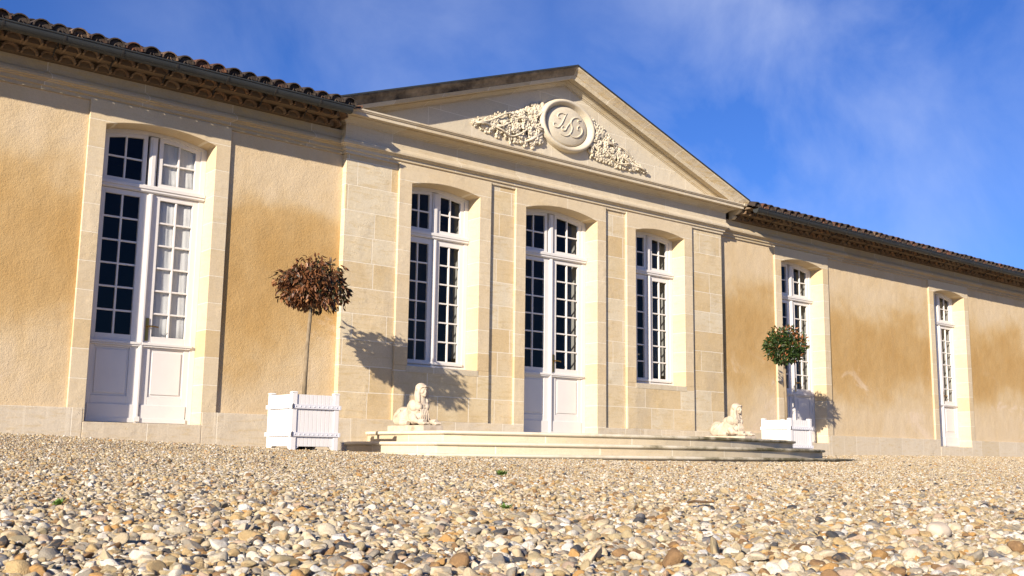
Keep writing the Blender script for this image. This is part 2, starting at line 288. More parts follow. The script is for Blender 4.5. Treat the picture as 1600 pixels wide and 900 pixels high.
# ------------------------------------------------------------------ mesh helpers
class MB:
    def __init__(s): s.v = []; s.f = []
    def add(s, vs, fs):
        b = len(s.v); s.v += [tuple(v) for v in vs]; s.f += [tuple(i + b for i in f) for f in fs]; return s
    def box(s, x0, x1, y0, y1, z0, z1):
        return s.add([(x0, y0, z0), (x1, y0, z0), (x1, y1, z0), (x0, y1, z0), (x0, y0, z1), (x1, y0, z1), (x1, y1, z1), (x0, y1, z1)],
                     [(0, 3, 2, 1), (4, 5, 6, 7), (0, 1, 5, 4), (1, 2, 6, 5), (2, 3, 7, 6), (3, 0, 4, 7)])
    def strip(s, A, B, y0, y1, closed=False):
        """solid ribbon between two XZ polylines, extruded y0..y1"""
        n = len(A); vs = []
        for (a, b) in zip(A, B): vs += [(a[0], y0, a[1]), (b[0], y0, b[1]), (b[0], y1, b[1]), (a[0], y1, a[1])]
        fs = []
        for i in range(n if closed else n - 1):
            p = 4 * i; q = 4 * ((i + 1) % n)
            for k in range(4): fs.append((p + k, p + (k + 1) % 4, q + (k + 1) % 4, q + k))
        if not closed: fs += [(3, 2, 1, 0), tuple(4 * (n - 1) + k for k in range(4))]
        return s.add(vs, fs)
    def prism(s, poly, y0, y1):
        n = len(poly)
        vs = [(p[0], y0, p[1]) for p in poly] + [(p[0], y1, p[1]) for p in poly]
        return s.add(vs, [tuple(range(n)), tuple(range(2 * n - 1, n - 1, -1))] + [(i, i + n, (i + 1) % n + n, (i + 1) % n) for i in range(n)])
    def rows(s, rings, closed_ring=True, caps=True):
        n = len(rings[0]); vs = [v for r in rings for v in r]; fs = []
        for i in range(len(rings) - 1):
            for k in range(n if closed_ring else n - 1):
                fs.append((i * n + k, i * n + (k + 1) % n, (i + 1) * n + (k + 1) % n, (i + 1) * n + k))
        if caps and closed_ring: fs += [tuple(range(n - 1, -1, -1)), tuple((len(rings) - 1) * n + k for k in range(n))]
        return s.add(vs, fs)
    def tube(s, pts, r, n=8, flat=1.0):
        rings = []; pts = [Vector(p) for p in pts]; ref = Vector((0.13, 0.97, 0.2))
        for i, p in enumerate(pts):
            d = (pts[min(i + 1, len(pts) - 1)] - pts[max(i - 1, 0)]).normalized()
            a = d.cross(ref)
            if a.length < 1e-3: a = d.cross(Vector((1, 0, 0)))
            a.normalize(); b = a.cross(d); rr = r[i] if isinstance(r, (list, tuple)) else r
            rings.append([p + a * math.cos(t) * rr + b * math.sin(t) * rr * flat for t in [2 * math.pi * k / n for k in range(n)]])
        return s.rows(rings)
    def sphere(s, c, r, u=10, v=6, rotm=None):
        r = (r, r, r) if isinstance(r, (int, float)) else r; vs = []; fs = []
        for i in range(v + 1):
            t = math.pi * i / v
            for k in range(u):
                p = 2 * math.pi * k / u; q = Vector((r[0] * math.sin(t) * math.cos(p), r[1] * math.sin(t) * math.sin(p), r[2] * math.cos(t)))
                if rotm is not None: q = rotm @ q
                vs.append((c[0] + q.x, c[1] + q.y, c[2] + q.z))
        for i in range(v):
            for k in range(u): fs.append((i * u + k, (i + 1) * u + k, (i + 1) * u + (k + 1) % u, i * u + (k + 1) % u))
        return s.add(vs, fs)
    def build(s, name, mat, parent=None, bevel=0, smooth=False, seg=2):
        me = bpy.data.meshes.new(name); me.from_pydata(s.v, [], s.f); me.validate(); 
        bm = bmesh.new(); bm.from_mesh(me); bmesh.ops.recalc_face_normals(bm, faces=bm.faces); bm.to_mesh(me); bm.free()
        if isinstance(mat, str): mat = M[mat]
        me.materials.append(mat)
        o = bpy.data.objects.new(name, me); COL.objects.link(o)
        if parent: o.parent = parent; o.matrix_parent_inverse = parent_inv(parent)
        if bevel:
            b = o.modifiers.new('bevel', 'BEVEL'); b.width = bevel; b.segments = seg; b.limit_method = 'ANGLE'; b.angle_limit = math.radians(40); b.harden_normals = False
        if smooth: me.polygons.foreach_set('use_smooth', [True] * len(me.polygons))
        return o
def parent_inv(p):
    m = Matrix.Identity(4); q = p
    while q: m = Matrix.LocRotScale(q.location, q.rotation_euler, q.scale) @ m if q is p else m; q = None
    return wm(p).inverted()
def wm(p):
    m = Matrix.LocRotScale(p.location, p.rotation_euler, p.scale)
    return (wm(p.parent) @ p.matrix_parent_inverse @ m) if p.parent else m
def empty(name, loc, label, cat, group=None):
    o = bpy.data.objects.new(name, None); COL.objects.link(o); o.location = loc; o['label'] = label; o['category'] = cat
    o.empty_display_size = 0.2
    if group: o['group'] = group
    return o
def tag(o, label, cat, group=None, kind=None):
    o['label'] = label; o['category'] = cat
    if group: o['group'] = group
    if kind: o['kind'] = kind
    return o
def structure(o): o['kind'] = 'structure'; return o

# ------------------------------------------------------------------ ground
def wall_z(x): return float(np.interp(x, [-12, -7.8, -7.3, -6.2, -4.9, -4.0, 0, 4, 8, 15], [0.05, 0.03, 0.018, -0.03, -0.08, -0.11, -0.16, -0.11, -0.042, -0.015]))
def ground_z(x, y):
    s = -y
    base = float(np.interp(s, [0, 1.2, 3, 4, 5, 6, 7.5, 9, 10.5, 14], [-0.10, -0.118, -0.148, -0.18, -0.215, -0.245, -0.272, -0.288, -0.296, -0.30]))
    t = min(1, max(0, s / 3.0)); t = t * t * (3 - 2 * t)
    dip = .026 * max(0, 1 - abs(x) / 7) * max(0, 1 - abs(s - 2.8) / 1.8)
    return wall_z(x) * (1 - t) + base * t - dip + 0.012 * (noise.noise(Vector((x * .9, y * .9, 0))) * min(1, max(0, s)))
def graded(a, b, c0, c1, fine, k):
    v = [c0]
    x = c0
    while x < c1: x += fine; v.append(min(x, c1))
    st = fine; x = c1
    while x < b: st *= k; x += st; v.append(min(x, b))
    st = fine; x = c0; l = []
    while x > a: st *= k; x -= st; l.append(max(x, a))
    return l[::-1] + v
gx = graded(-600, 600, -14, 16, 0.2, 1.35); gy = graded(-600, 600, -13.5, 0.2, 0.15, 1.35)
g = MB(); nx = len(gx)
g.v = [(x, y, ground_z(x, y)) for y in gy for x in gx]
g.f = [(j * nx + i, j * nx + i + 1, (j + 1) * nx + i + 1, (j + 1) * nx + i) for j in range(len(gy) - 1) for i in range(nx - 1)]
ground = structure(g.build('ground', 'gravel', smooth=True))

# ------------------------------------------------------------------ building
B = empty('stone_building', (0, 0, 0), 'long single-storey ochre building with stone pediment and arched white windows', 'building')
WY, PY, PS = 0.035, -0.06, -0.10           # wing stucco, pavilion wall, pavilion surround faces
D1, D2, D3 = -6.309, 6.338, 11.868; D4 = 17.4; D0 = -11.84
A_, B_ = 0.6665, 0.8575
XP = 3.8486
ZT = 3.87
wing_doors = [D0, D1, D2, D3, D4, 22.93]
def arch(cx, a, zs, sag, n=20):
    R = (a * a + sag * sag) / (2 * sag); pts = []
    for i in range(n + 1):
        x = -a + 2 * a * i / n; pts.append((cx + x, zs + math.sqrt(R * R - x * x) - (R - sag)))
    return pts
def archz(x, cx, a, zs, sag):
    R = (a * a + sag * sag) / (2 * sag); return zs + math.sqrt(R * R - (x - cx) ** 2) - (R - sag)

def surround(cx, a, b, z0, zs, sag, ztop, y, name, zsill=None):
    m = MB(); ac = arch(cx, a, zs, sag)
    zb = z0 if zsill is None else zsill
    inner = [(cx - a, zb)] + ac + [(cx + a, zb)]
    n = len(ac); outer = [(cx - b, zb)]
    for i, p in enumerate(ac):
        outer.append((cx - b + 2 * b * i / (n - 1), ztop))
    outer.append((cx + b, zb))
    m.strip(inner, outer, y, y + 0.46)
    o = m.build(name, 'surround', B, bevel=0.007)
    if zsill is not None:
        q = MB(); q.box(cx - b, cx + b, y, y + 0.3, z0, zsill - 0.085); q.build('apron', 'ashlar', B, bevel=0.003)
        for u0, u1 in ((cx - b, cx - a - 0.02), (cx + a + 0.02, cx + b)): MB().box(u0, u1, y, y + .3, zsill - .085, zsill).build('jamb_block', 'surround', B, bevel=0.003)
        q = MB(); q.box(cx - a - 0.02, cx + a + 0.02, y - 0.004, y + .4, zsill - .085, zsill); q.build('window_sill', 'step', B, bevel=0.006)
    return o

def joinery(cx, a, y, z0, zs, sag, gx0, gx1, door=True, curtain=None, shutter=True):
    name = 'door' if door else 'window'
    m = MB(); T = 0.022
    ac = arch(cx, a, zs, sag)
    fr = a - gx1                     # visible frame + stile at jamb
    fj = fr * 0.52
    # fixed frame
    m.box(cx - a, cx - a + fj, y, y + .07, z0, zs); m.box(cx + a - fj, cx + a, y, y + .07, z0, zs)
    lo = [(p[0], p[1] - 0.05) for p in ac]; m.strip(lo, ac, y - .0015, y + .068)
    # transom lights: sash frames
    gb, gt = 3.074, None
    sag2 = sag * 0.8
    def lt(x): return archz(x, cx, a, zs, sag) - 0.095
    for sx in (-1, 1):
        xa, xb = sorted((cx + sx * gx0, cx + sx * gx1))
        n = 8; xs = [xa + (xb - xa) * i / n for i in range(n + 1)]
        xs_out = [cx + sx * (gx0 - .05), cx + sx * (a - fj)]; o0, o1 = sorted(xs_out)
        xo = [o0 + (o1 - o0) * i / n for i in range(n + 1)]
        inner = [(xa, gb)] + [(x, lt(x)) for x in xs] + [(xb, gb)]
        outer = [(o0, gb - .045)] + [(x, archz(x, cx, a, zs, sag) - .05) for x in xo] + [(o1, gb - .045)]
        m.strip(inner, outer, y + .012, y + .055)
        m.box(o0, o1, y + .0125, y + .055, gb - .045, gb - 0.0005)
        xm = (xa + xb) / 2; m.box(xm - T / 2, xm + T / 2, y + .018, y + .05, gb, lt(xm) + .003)
        zm = (gb + lt(xm)) / 2; m.box(xa, xb, y + .020, y + .048, zm - T / 2, zm + T / 2)
    m.box(cx - .045, cx + .045, y - .004, y + .06, gb - .045, zs + sag - .06)      # mullion between lights
    m.box(cx - .025, cx + .025, y - .016, y + .01, gb - .045, zs + sag - .075)
    # transom bar with moulding
    m.box(cx - a + .004, cx + a - .004, y - .020, y + .065, 2.935, 3.029)
    m.box(cx - a + .004, cx + a - .004, y - .042, y - .0205, 2.975, 3.015)
    m.box(cx - a + .004, cx + a - .004, y - .030, y - .0205, 2.945, 2.9745)
    # leaves
    zl0 = z0 + (0.006 if door else 0.05); gl0, gl1 = (1.215, 2.87) if door else (1.185, 2.85)
    for sx in (-1, 1):
        g0, g1 = sorted((cx + sx * gx0, cx + sx * gx1)); o0, o1 = sorted((cx + sx * .004, cx + sx * (a - fj)))
        yl = y + .010
        m.box(o0, g0, yl, yl + .045, zl0, 2.932); m.box(g1, o1, yl, yl + .045, zl0, 2.932)
        m.box(g0 + .0003, g1 - .0003, yl + .0007, yl + .044, gl1, 2.931)
        if door:
            m.box(g0 + .0003, g1 - .0003, yl + .0007, yl + .044, 1.06, gl0)
            m.box(g0 + .0003, g1 - .0003, yl + .012, yl + .04, .50, 1.0595)          # recessed panel field
            m.box(g0 + .028, g1 - .028, yl + .002, yl + .0115, .53, 1.03)            # raised panel
            m.box(g0 + .0003, g1 - .0003, yl + .0007, yl + .044, zl0, .4995)
            m.box(o0 + .03, o1 - .012, y - .006, yl - .0005, z0 + .05, .405)         # kick board
            m.box(o0 + .02, o1 - .002, y - .016, y - .0065, z0 + .008, z0 + .06)
            m.box(o0, o1 + (.02 if sx > 0 else 0), y - .030, yl - .0005, 1.104, 1.134)    # weather moulding
            m.box(o0, o1, y - .018, yl - .0007, 1.084, 1.1035)
        else:
            m.box(g0 + .0003, g1 - .0003, yl + .0007, yl + .044, zl0, gl0)
            m.box(o0, o1, y - .022, yl - .0005, zl0 + .012, zl0 + .050)
        xm = (g0 + g1) / 2; m.box(xm - T / 2, xm + T / 2, y + .018, y + .05, gl0, gl1)
        for k in range(1, 6):
            zk = gl0 + (gl1 - gl0) * k / 6; m.box(g0, g1, y + .020, y + .048, zk - T / 2, zk + T / 2)
    m.box(cx - .028, cx + .028, y - .014, y + .0095, zl0 - .01, 2.928)               # cover strip
    m.box(cx - .014, cx + .014, y - .026, y - .0145, zl0 + .01, 2.925)
    if door: m.box(cx - .034, cx + .034, y - .034, y - .0265, z0 + .02, z0 + .08)
    else: m.box(cx - a, cx + a, y - .01, y + .07, z0, z0 + .048)
    w = m.build(name, 'white_wood', B, bevel=0.004)
    # glass sheets
    gm = MB()
    for sx in (-1, 1):
        g0, g1 = sorted((cx + sx * (gx0 - .008), cx + sx * (gx1 + .008)))
        gm.add([(g0, y + .036, gl0 - .01), (g1, y + .036, gl0 - .01), (g1, y + .036, gl1 + .01), (g0, y + .036, gl1 + .01)], [(0, 1, 2, 3)])
        xs = [g0 + (g1 - g0) * i / 6 for i in range(7)]; vs = [(x, y + .036, gb - .01) for x in xs] + [(x, y + .036, lt(x) + .01) for x in xs]
        gm.add(vs, [(i, i + 1, i + 8, i + 7) for i in range(6)])
    gm.build('glass', 'glass', w)
    if door:
        h = MB(); hx = cx + .062; yy = y + .010
        h.box(hx - .018, hx + .018, yy - .012, yy - .0005, 1.10 + .06, 1.43); h.tube([(hx, yy - .012, 1.33), (hx, yy - .055, 1.33)], .010); h.tube([(hx, yy - .052, 1.33), (hx + .05, yy - .056, 1.332), (hx + .12, yy - .05, 1.325)], [.011, .009, .008])
        h.build('handle', 'brass', w, smooth=False)
    if curtain:
        for (c0, c1, zc0, zc1) in ((cx + gx0 - .03, cx + gx1 + .05, gl0 - .06, gl1 + .03), (cx + gx0 - .03, cx + gx1 + .05, gb - .02, zs + .05)):
            c = MB(); N = 60; vs = []
            for j in range(9):
                z = zc0 + (zc1 - zc0) * j / 8
                for i in range(N + 1):
                    x = c0 + (c1 - c0) * i / N; vs.append((x, y + .066 + .0045 * math.sin(i * .35 + .5 * math.sin(j * .8)) + .0025 * math.sin(i * .9 + j), z))
            c.add(vs, [(j * (N + 1) + i, j * (N + 1) + i + 1, (j + 1) * (N + 1) + i + 1, (j + 1) * (N + 1) + i) for j in range(8) for i in range(N)])
            o = c.build('curtain', 'cloth', w, smooth=True); sd = o.modifiers.new('s', 'SOLIDIFY'); sd.thickness = .002
    if shutter:
        sh = MB(); xs_ = cx + a - .055
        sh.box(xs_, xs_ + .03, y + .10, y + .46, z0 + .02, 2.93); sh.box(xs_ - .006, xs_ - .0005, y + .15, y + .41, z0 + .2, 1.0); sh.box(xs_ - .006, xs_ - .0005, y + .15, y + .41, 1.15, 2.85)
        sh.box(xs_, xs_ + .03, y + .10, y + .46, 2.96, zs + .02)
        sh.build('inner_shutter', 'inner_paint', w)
    return w

SAG = 0.097
YF = WY - .035 + 0.28
for cx in wing_doors:
    surround(cx, A_, B_, 0.186, 3.598, SAG, ZT, 0.0, 'door_surround')
    joinery(cx, A_, YF, 0.188, 3.598, SAG, .122, .53, True, curtain=(cx == D1), shutter=(cx != D1))
    q = MB(); q.box(cx - A_ - .015, cx + A_ + .015, -0.006, .45, -0.6, 0.1855); q.build('door_sill', 'step' if False else 'plinth', B, bevel=0.006)
surround(0, 0.742, 0.941, 0.16, 3.6, .107, ZT, PS, 'door_surround')
joinery(0, 0.742, PS + .27, 0.165, 3.6, .107, .122, .585, True)
for cx in (-2.219, 2.219):
    surround(cx, 0.595, 0.8066, 0.323, 3.6, .075, ZT, PS, 'window_surround', zsill=1.062)
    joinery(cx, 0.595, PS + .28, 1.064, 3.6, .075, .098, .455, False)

MB().box(-.7415, .7415, PS + .004, .48, -.3, .164).build('threshold', 'step', B)
# walls
def wall_run(x0, x1, y, mat, holes, z0, name, depth=.42):
    m = MB(); xs = sorted(holes); x = x0
    for (h0, h1) in xs:
        if h0 > x: MB().box(x, h0, y, y + depth, z0, ZT).build(name, mat, B, bevel=0.004)
        x = h1
    if x < x1: MB().box(x, x1, y, y + depth, z0, ZT).build(name, mat, B, bevel=0.004)
wing_holes = [(c - B_, c + B_) for c in wing_doors]
wall_run(-16, -XP, WY, 'stucco', [h for h in wing_holes if h[1] < 0], 0.337, 'stucco_wall')
wall_run(XP, 27, WY, 'stucco', [h for h in wing_holes if h[0] > 0], 0.337, 'stucco_wall')
wall_run(-XP, XP, PY, 'ashlar', [(-2.219 - .8066, -2.219 + .8066), (-.941, .941), (2.219 - .8066, 2.219 + .8066)], 0.323, 'ashlar_wall')
# plinths
def plinth(x0, x1, y, zt, gaps):
    m = MB(); x = x0
    for (h0, h1) in sorted(gaps):
        MB().box(x, h0, y, y + .4, -0.6, zt).build('plinth', 'plinth', B, bevel=0.008); x = h1
    MB().box(x, x1, y, y + .4, -0.6, zt).build('plinth', 'plinth', B, bevel=0.008)
pg = [(c - A_ - .017, c + A_ + .017) for c in wing_doors]
plinth(-16, -XP - .001, -0.004, .337, [g_ for g_ in pg if g_[1] < 0]); plinth(XP + .001, 27, -0.004, .337, [g_ for g_ in pg if g_[0] > 0])
plinth(-XP, XP, PS - .004, .323, [(-.7445, .7445)])
# lower jamb pieces behind door surrounds down to the sill are part of the plinth; masonry back, side, inner floor and partitions
m = MB(); m.box(-16, 27, 8.0, 8.4, -.6, 4.3).build('rear_wall', 'stucco', B); MB().box(-16.4, -16.0005, .03, 8.4, -.6, 4.3).build('end_wall', 'stucco', B); MB().box(27.0005, 27.4, .03, 8.4, -.6, 4.3).build('end_wall', 'stucco', B)
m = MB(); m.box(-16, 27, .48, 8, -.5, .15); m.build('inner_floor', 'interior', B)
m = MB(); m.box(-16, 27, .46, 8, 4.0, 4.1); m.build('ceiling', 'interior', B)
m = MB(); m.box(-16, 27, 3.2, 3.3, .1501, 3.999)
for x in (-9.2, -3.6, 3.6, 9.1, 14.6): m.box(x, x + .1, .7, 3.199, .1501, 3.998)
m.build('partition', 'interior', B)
m = MB(); m.box(-16, 27, .3, .46, ZT + .0005, 4.3); m.build('upper_wall', 'moulding', B)

# horizontal mouldings: profile (e, z) swept along a plan path
prof_arch = [(-.2, 3.845), (.026, 3.845), (.026, 3.884), (.050, 3.892), (.050, 3.932), (.082, 3.944), (.082, 3.952), (.108, 3.960), (.112, 3.985), (.104, 4.012), (.088, 4.034), (.080, 4.040), (.080, 4.052), (.064, 4.056)]
prof_wing = prof_arch + [(.064, 4.158), (-.2, 4.158)]
prof_pav = prof_arch + [(.064, 4.232), (.078, 4.236), (.082, 4.250), (.100, 4.254), (.112, 4.268), (.140, 4.282), (.180, 4.290), (.196, 4.300), (.196, 4.312), (.275, 4.312), (.275, 4.306), (.290, 4.306), (.290, 4.352), (.308, 4.356), (.308, 4.364), (.322, 4.372), (.322, 4.392), (-.2, 4.400)]
def sweep(path, prof, name, mat, smooth_bevel=0.0):
    n = len(path); rings = []
    for i, p in enumerate(path):
        p = Vector(p); nrm = []
        for a, b in ((i - 1, i), (i, i + 1)):
            if a >= 0 and b < n:
                d = (Vector(path[b]) - Vector(path[a])).normalized(); nrm.append(Vector((d.y, -d.x)))
        if len(nrm) == 2:
            k = nrm[0] + nrm[1]; k = k / (k.dot(nrm[0]))
        else: k = nrm[0]
        rings.append([(p.x + k.x * e, p.y + k.y * e, z) for e, z in prof])
    m = MB(); m.rows(rings); return m.build(name, mat, B)
sweep([(-16, WY), (-XP + .0, WY)], prof_wing, 'wing_cornice', 'wing_moulding')
sweep([(XP, WY), (27, WY)], prof_wing, 'wing_cornice', 'wing_moulding')
sweep([(-XP, .25), (-XP, PY), (XP, PY), (XP, .25)], prof_pav, 'pavilion_cornice', 'moulding')

# pediment: tympanum and raking cornices
AX, AZ = 0.0, 5.94; EX, EZ = 4.20, 4.455
sl = (AZ - EZ) / EX; cs = 1 / math.sqrt(1 + sl * sl)
m = MB(); m.prism([(-3.9, 4.395), (3.9, 4.395), (0, 4.395 + 3.9 * sl - .02)], PY - .06, 0.30); m.build('tympanum', 'tympanum', B)
rk = [(-.3, .0), (.370, .0), (.372, -.012), (.366, -.028), (.348, -.045), (.325, -.068), (.305, -.095), (.292, -.112), (.285, -.118), (.285, -.126), (.262, -.130), (.262, -.176), (.248, -.176), (.248, -.166), (.150, -.168), (.150, -.182), (.120, -.190), (.095, -.212), (.085, -.226), (.072, -.226), (.072, -.244), (.030, -.246), (.030, -.262), (-.3, -.262)]
for sx in (-1, 1):
    # sample along the slope and keep the lower edge above the horizontal cornice
    N = 40; top_ring = rk[:11] + [(-.3, -.126)]; low_ring = [(-.3, -.1262)] + [(.2845, -.1262)] + rk[11:]
    for nm, rg_, mt in (('raking_cyma', top_ring, 'grimy_shaded' if sx < 0 else 'rake'), ('raking_corona', low_ring, 'rake_clean')):  # left cyma takes the darker copy with shade in its colour
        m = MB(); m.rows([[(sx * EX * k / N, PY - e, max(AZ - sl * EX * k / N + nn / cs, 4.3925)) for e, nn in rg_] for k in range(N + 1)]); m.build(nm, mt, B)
    l = MB(); l.rows([[(sx * X_, PY - e, AZ - sl * X_ + h) for e, h in ((-.4, .004), (.376, .004), (.380, -.008), (.386, -.008), (.384, .016), (-.4, .016))] for X_ in (0, EX + .01)]); l.build('lead_flashing', 'zinc', B)
    rf = MB(); rf.rows([[(sx * X_, yy, AZ - sl * X_ + h) for yy, h in ((-PY + .2, -.0), (5.0, -.0), (5.0, .03), (-PY + .2, .03))] for X_ in (0, EX)]); rf.build('pediment_roof', 'roof_tile', B)

# medallion
def ell(cx, cz, a, b, n=64): return [(cx + a * math.cos(2 * math.pi * k / n), cz + b * math.sin(2 * math.pi * k / n)) for k in range(n)]
MC = (0.015, 5.02); YT = PY - .06
m = MB(); prof = [(1.00, .0), (1.00, .075), (.97, .105), (.93, .115), (.885, .112), (.85, .095), (.83, .07), (.80, .052), (.785, .03), (.775, .02)]
disc = [(.76, .02), (.745, .045), (.70, .058), (.5, .075), (.25, .083), (.02, .085)]
rings = [[(x, YT - h, z) for x, z in ell(MC[0], MC[1],   .575 * t, .42 * t)] for t, h in prof + disc]
m.rows(rings, caps=False); m.add([rings[-1][k] for k in range(64)], [tuple(range(64))]); med = m.build('medallion', 'carved', B, smooth=True)
strokes = [[(-0.139, 5.108), (-0.174, 5.108), (-0.197, 5.141), (-0.169, 5.185), (-0.101, 5.212), (-0.042, 5.204), (0.013, 5.225)],
[(0.013, 5.228), (-0.022, 5.179), (-0.07, 5.093), (-0.128, 4.997), (-0.186, 4.944), (-0.253, 4.941), (-0.283, 4.972), (-0.27, 5.009), (-0.235, 5.005)],
[(0.126, 5.136), (0.077, 5.072), (0.009, 4.989), (-0.03, 4.925), (-0.083, 4.914), (-0.108, 4.949), (-0.079, 4.985), (-0.044, 4.973)],
[(0.306, 5.129), (0.268, 5.128), (0.276, 5.16), (0.324, 5.168), (0.316, 5.192), (0.256, 5.202), (0.176, 5.18), (0.112, 5.125), (0.097, 5.061), (0.127, 5.006), (0.108, 4.926), (0.049, 4.853), (-0.039, 4.825), (-0.146, 4.851)],
[(0.287, 4.987), (0.252, 4.995), (0.256, 5.037), (0.3, 5.064), (0.353, 5.042), (0.371, 4.981), (0.327, 4.911), (0.237, 4.851), (0.138, 4.844), (0.088, 4.877)]]
def smooth_path(p, k=5):
    r = []; n = len(p)
    for i in range(n - 1):
        p0, p1, p2, p3 = [Vector(p[max(0, min(n - 1, i + d))]) for d in (-1, 0, 1, 2)]
        for j in range(k):
            t = j / k; r.append(.5 * ((2 * p1) + (p2 - p0) * t + (2 * p0 - 5 * p1 + 4 * p2 - p3) * t * t + (3 * p1 - p0 - 3 * p2 + p3) * t ** 3))
    r.append(Vector(p[-1])); return r
m = MB()
for s_ in strokes:
    pth = smooth_path([((x - .03) * .93, 5.02 + (z - 5.02) * .93) for x, z in s_]); n = len(pth)
    pts = []
    for q in pth:
        rr = math.sqrt(((q[0] - MC[0]) / .575) ** 2 + ((q[1] - MC[1]) / .425) ** 2)
        h = float(np.interp(rr, [0, .25, .5, .70, .745], [.085, .083, .075, .058, .045])); pts.append((q[0], YT - h - .004, q[1]))
    m.tube(pts, [.0065 + .006 * math.sin(math.pi * i / (n - 1)) for i in range(n)], 8)
m.build('monogram', 'carved', med, smooth=True)

# garlands of leaves, flowers and grapes
def garland(tip, topend, botend, seed):
    rnd = random.Random(seed); m = MB()
    tip = Vector(tip); te = Vector(topend); be = Vector(botend); mid = (te + be) / 2
    def pt(u, v): # u 0 tip..1 medallion, v 0..1 bottom..top
        a = tip.lerp(be, u); b = tip.lerp(te, u); sagz = -.05 * math.sin(math.pi * u)
        q = a.lerp(b, v); return Vector((q[0], q[1] + sagz * (1 - v)))
    def flower(c, r, d):
        for k in range(5):
            t = 2 * math.pi * k / 5 + rnd.random(); m.sphere((c[0] + r * .6 * math.cos(t), YT - d, c[1] + r * .6 * math.sin(t)), (r * .48, r * .38, r * .48), 8, 5)
        m.sphere((c[0], YT - d - r * .3, c[1]), r * .28, 7, 5)
    def leaf(c, r, d):
        t = rnd.uniform(0, 6.28); k = rnd.uniform(.4, .6)
        R_ = Matrix.Rotation(t, 3, 'Y') @ Matrix.Rotation(rnd.uniform(-.6, .6), 3, 'X')
        for j in (-1, 0, 1):
            o = R_ @ Vector((j * r * .38, 0, -abs(j) * r * .35)); m.sphere((c[0] + o.x, YT - d + o.y, c[1] + o.z), (r * .28, r * .18, r * (.75 - .15 * abs(j))), 8, 5, R_ @ Matrix.Rotation(j * .5, 3, 'Y'))
    def grapes(c, r, d):
        for k in range(14):
            f = k / 13; w_ = r * (1 - f) * .8
            m.sphere((c[0] + rnd.uniform(-w_, w_), YT - d - rnd.uniform(0, .02), c[1] + r - f * 2.2 * r), r * .27, 7, 5)
    cnt = 190
    for i in range(cnt):
        u = (i / cnt) ** .72; v = rnd.random(); c = pt(u, v)
        edge = abs(v - .5) * 2; d = .012 + .075 * (1 - edge ** 2) * (.45 + .55 * u) * rnd.uniform(.6, 1); r = rnd.uniform(.036, .066) * (.7 + .5 * u)
        k = rnd.random()
        if k < .34: flower(c, r, d)
        elif k < .66: leaf(c, r * 1.15, d)
        elif k < .8: grapes(c, r, d)
        else: m.sphere((c[0], YT - d, c[1]), (r * .55, r * .5, r * .75), 9, 6, Matrix.Rotation(rnd.uniform(-1, 1), 3, 'Y'))
    for j in range(3):
        p = [pt(u, .3 + .25 * j + .18 * math.sin(u * 9 + j * 2)) for u in np.linspace(.05, .98, 24)]
        m.tube([(q[0], YT - .07 - .02 * math.sin(i * .9), q[1]) for i, q in enumerate(p)], .013, 7)
    # loose end of ribbon and grape drop at the bottom
    s = 1 if tip[0] < 0 else -1
    c = be + Vector((-.10 * s, .06)); 
    m.tube([(c[0] - s * .30, YT - .02, c[1] - .06), (c[0] - s * .1, YT - .06, c[1] + .03), (c[0] + s * .1, YT - .07, c[1] + .16)], [.012, .022, .018], 8)
    return m.build('garland', 'carved', B, smooth=True)
garland((-1.84, 4.685), (-.44, 5.30), (-.52, 4.56), 3)
garland((1.84, 4.60), (.54, 5.26), (.50, 4.66), 5)

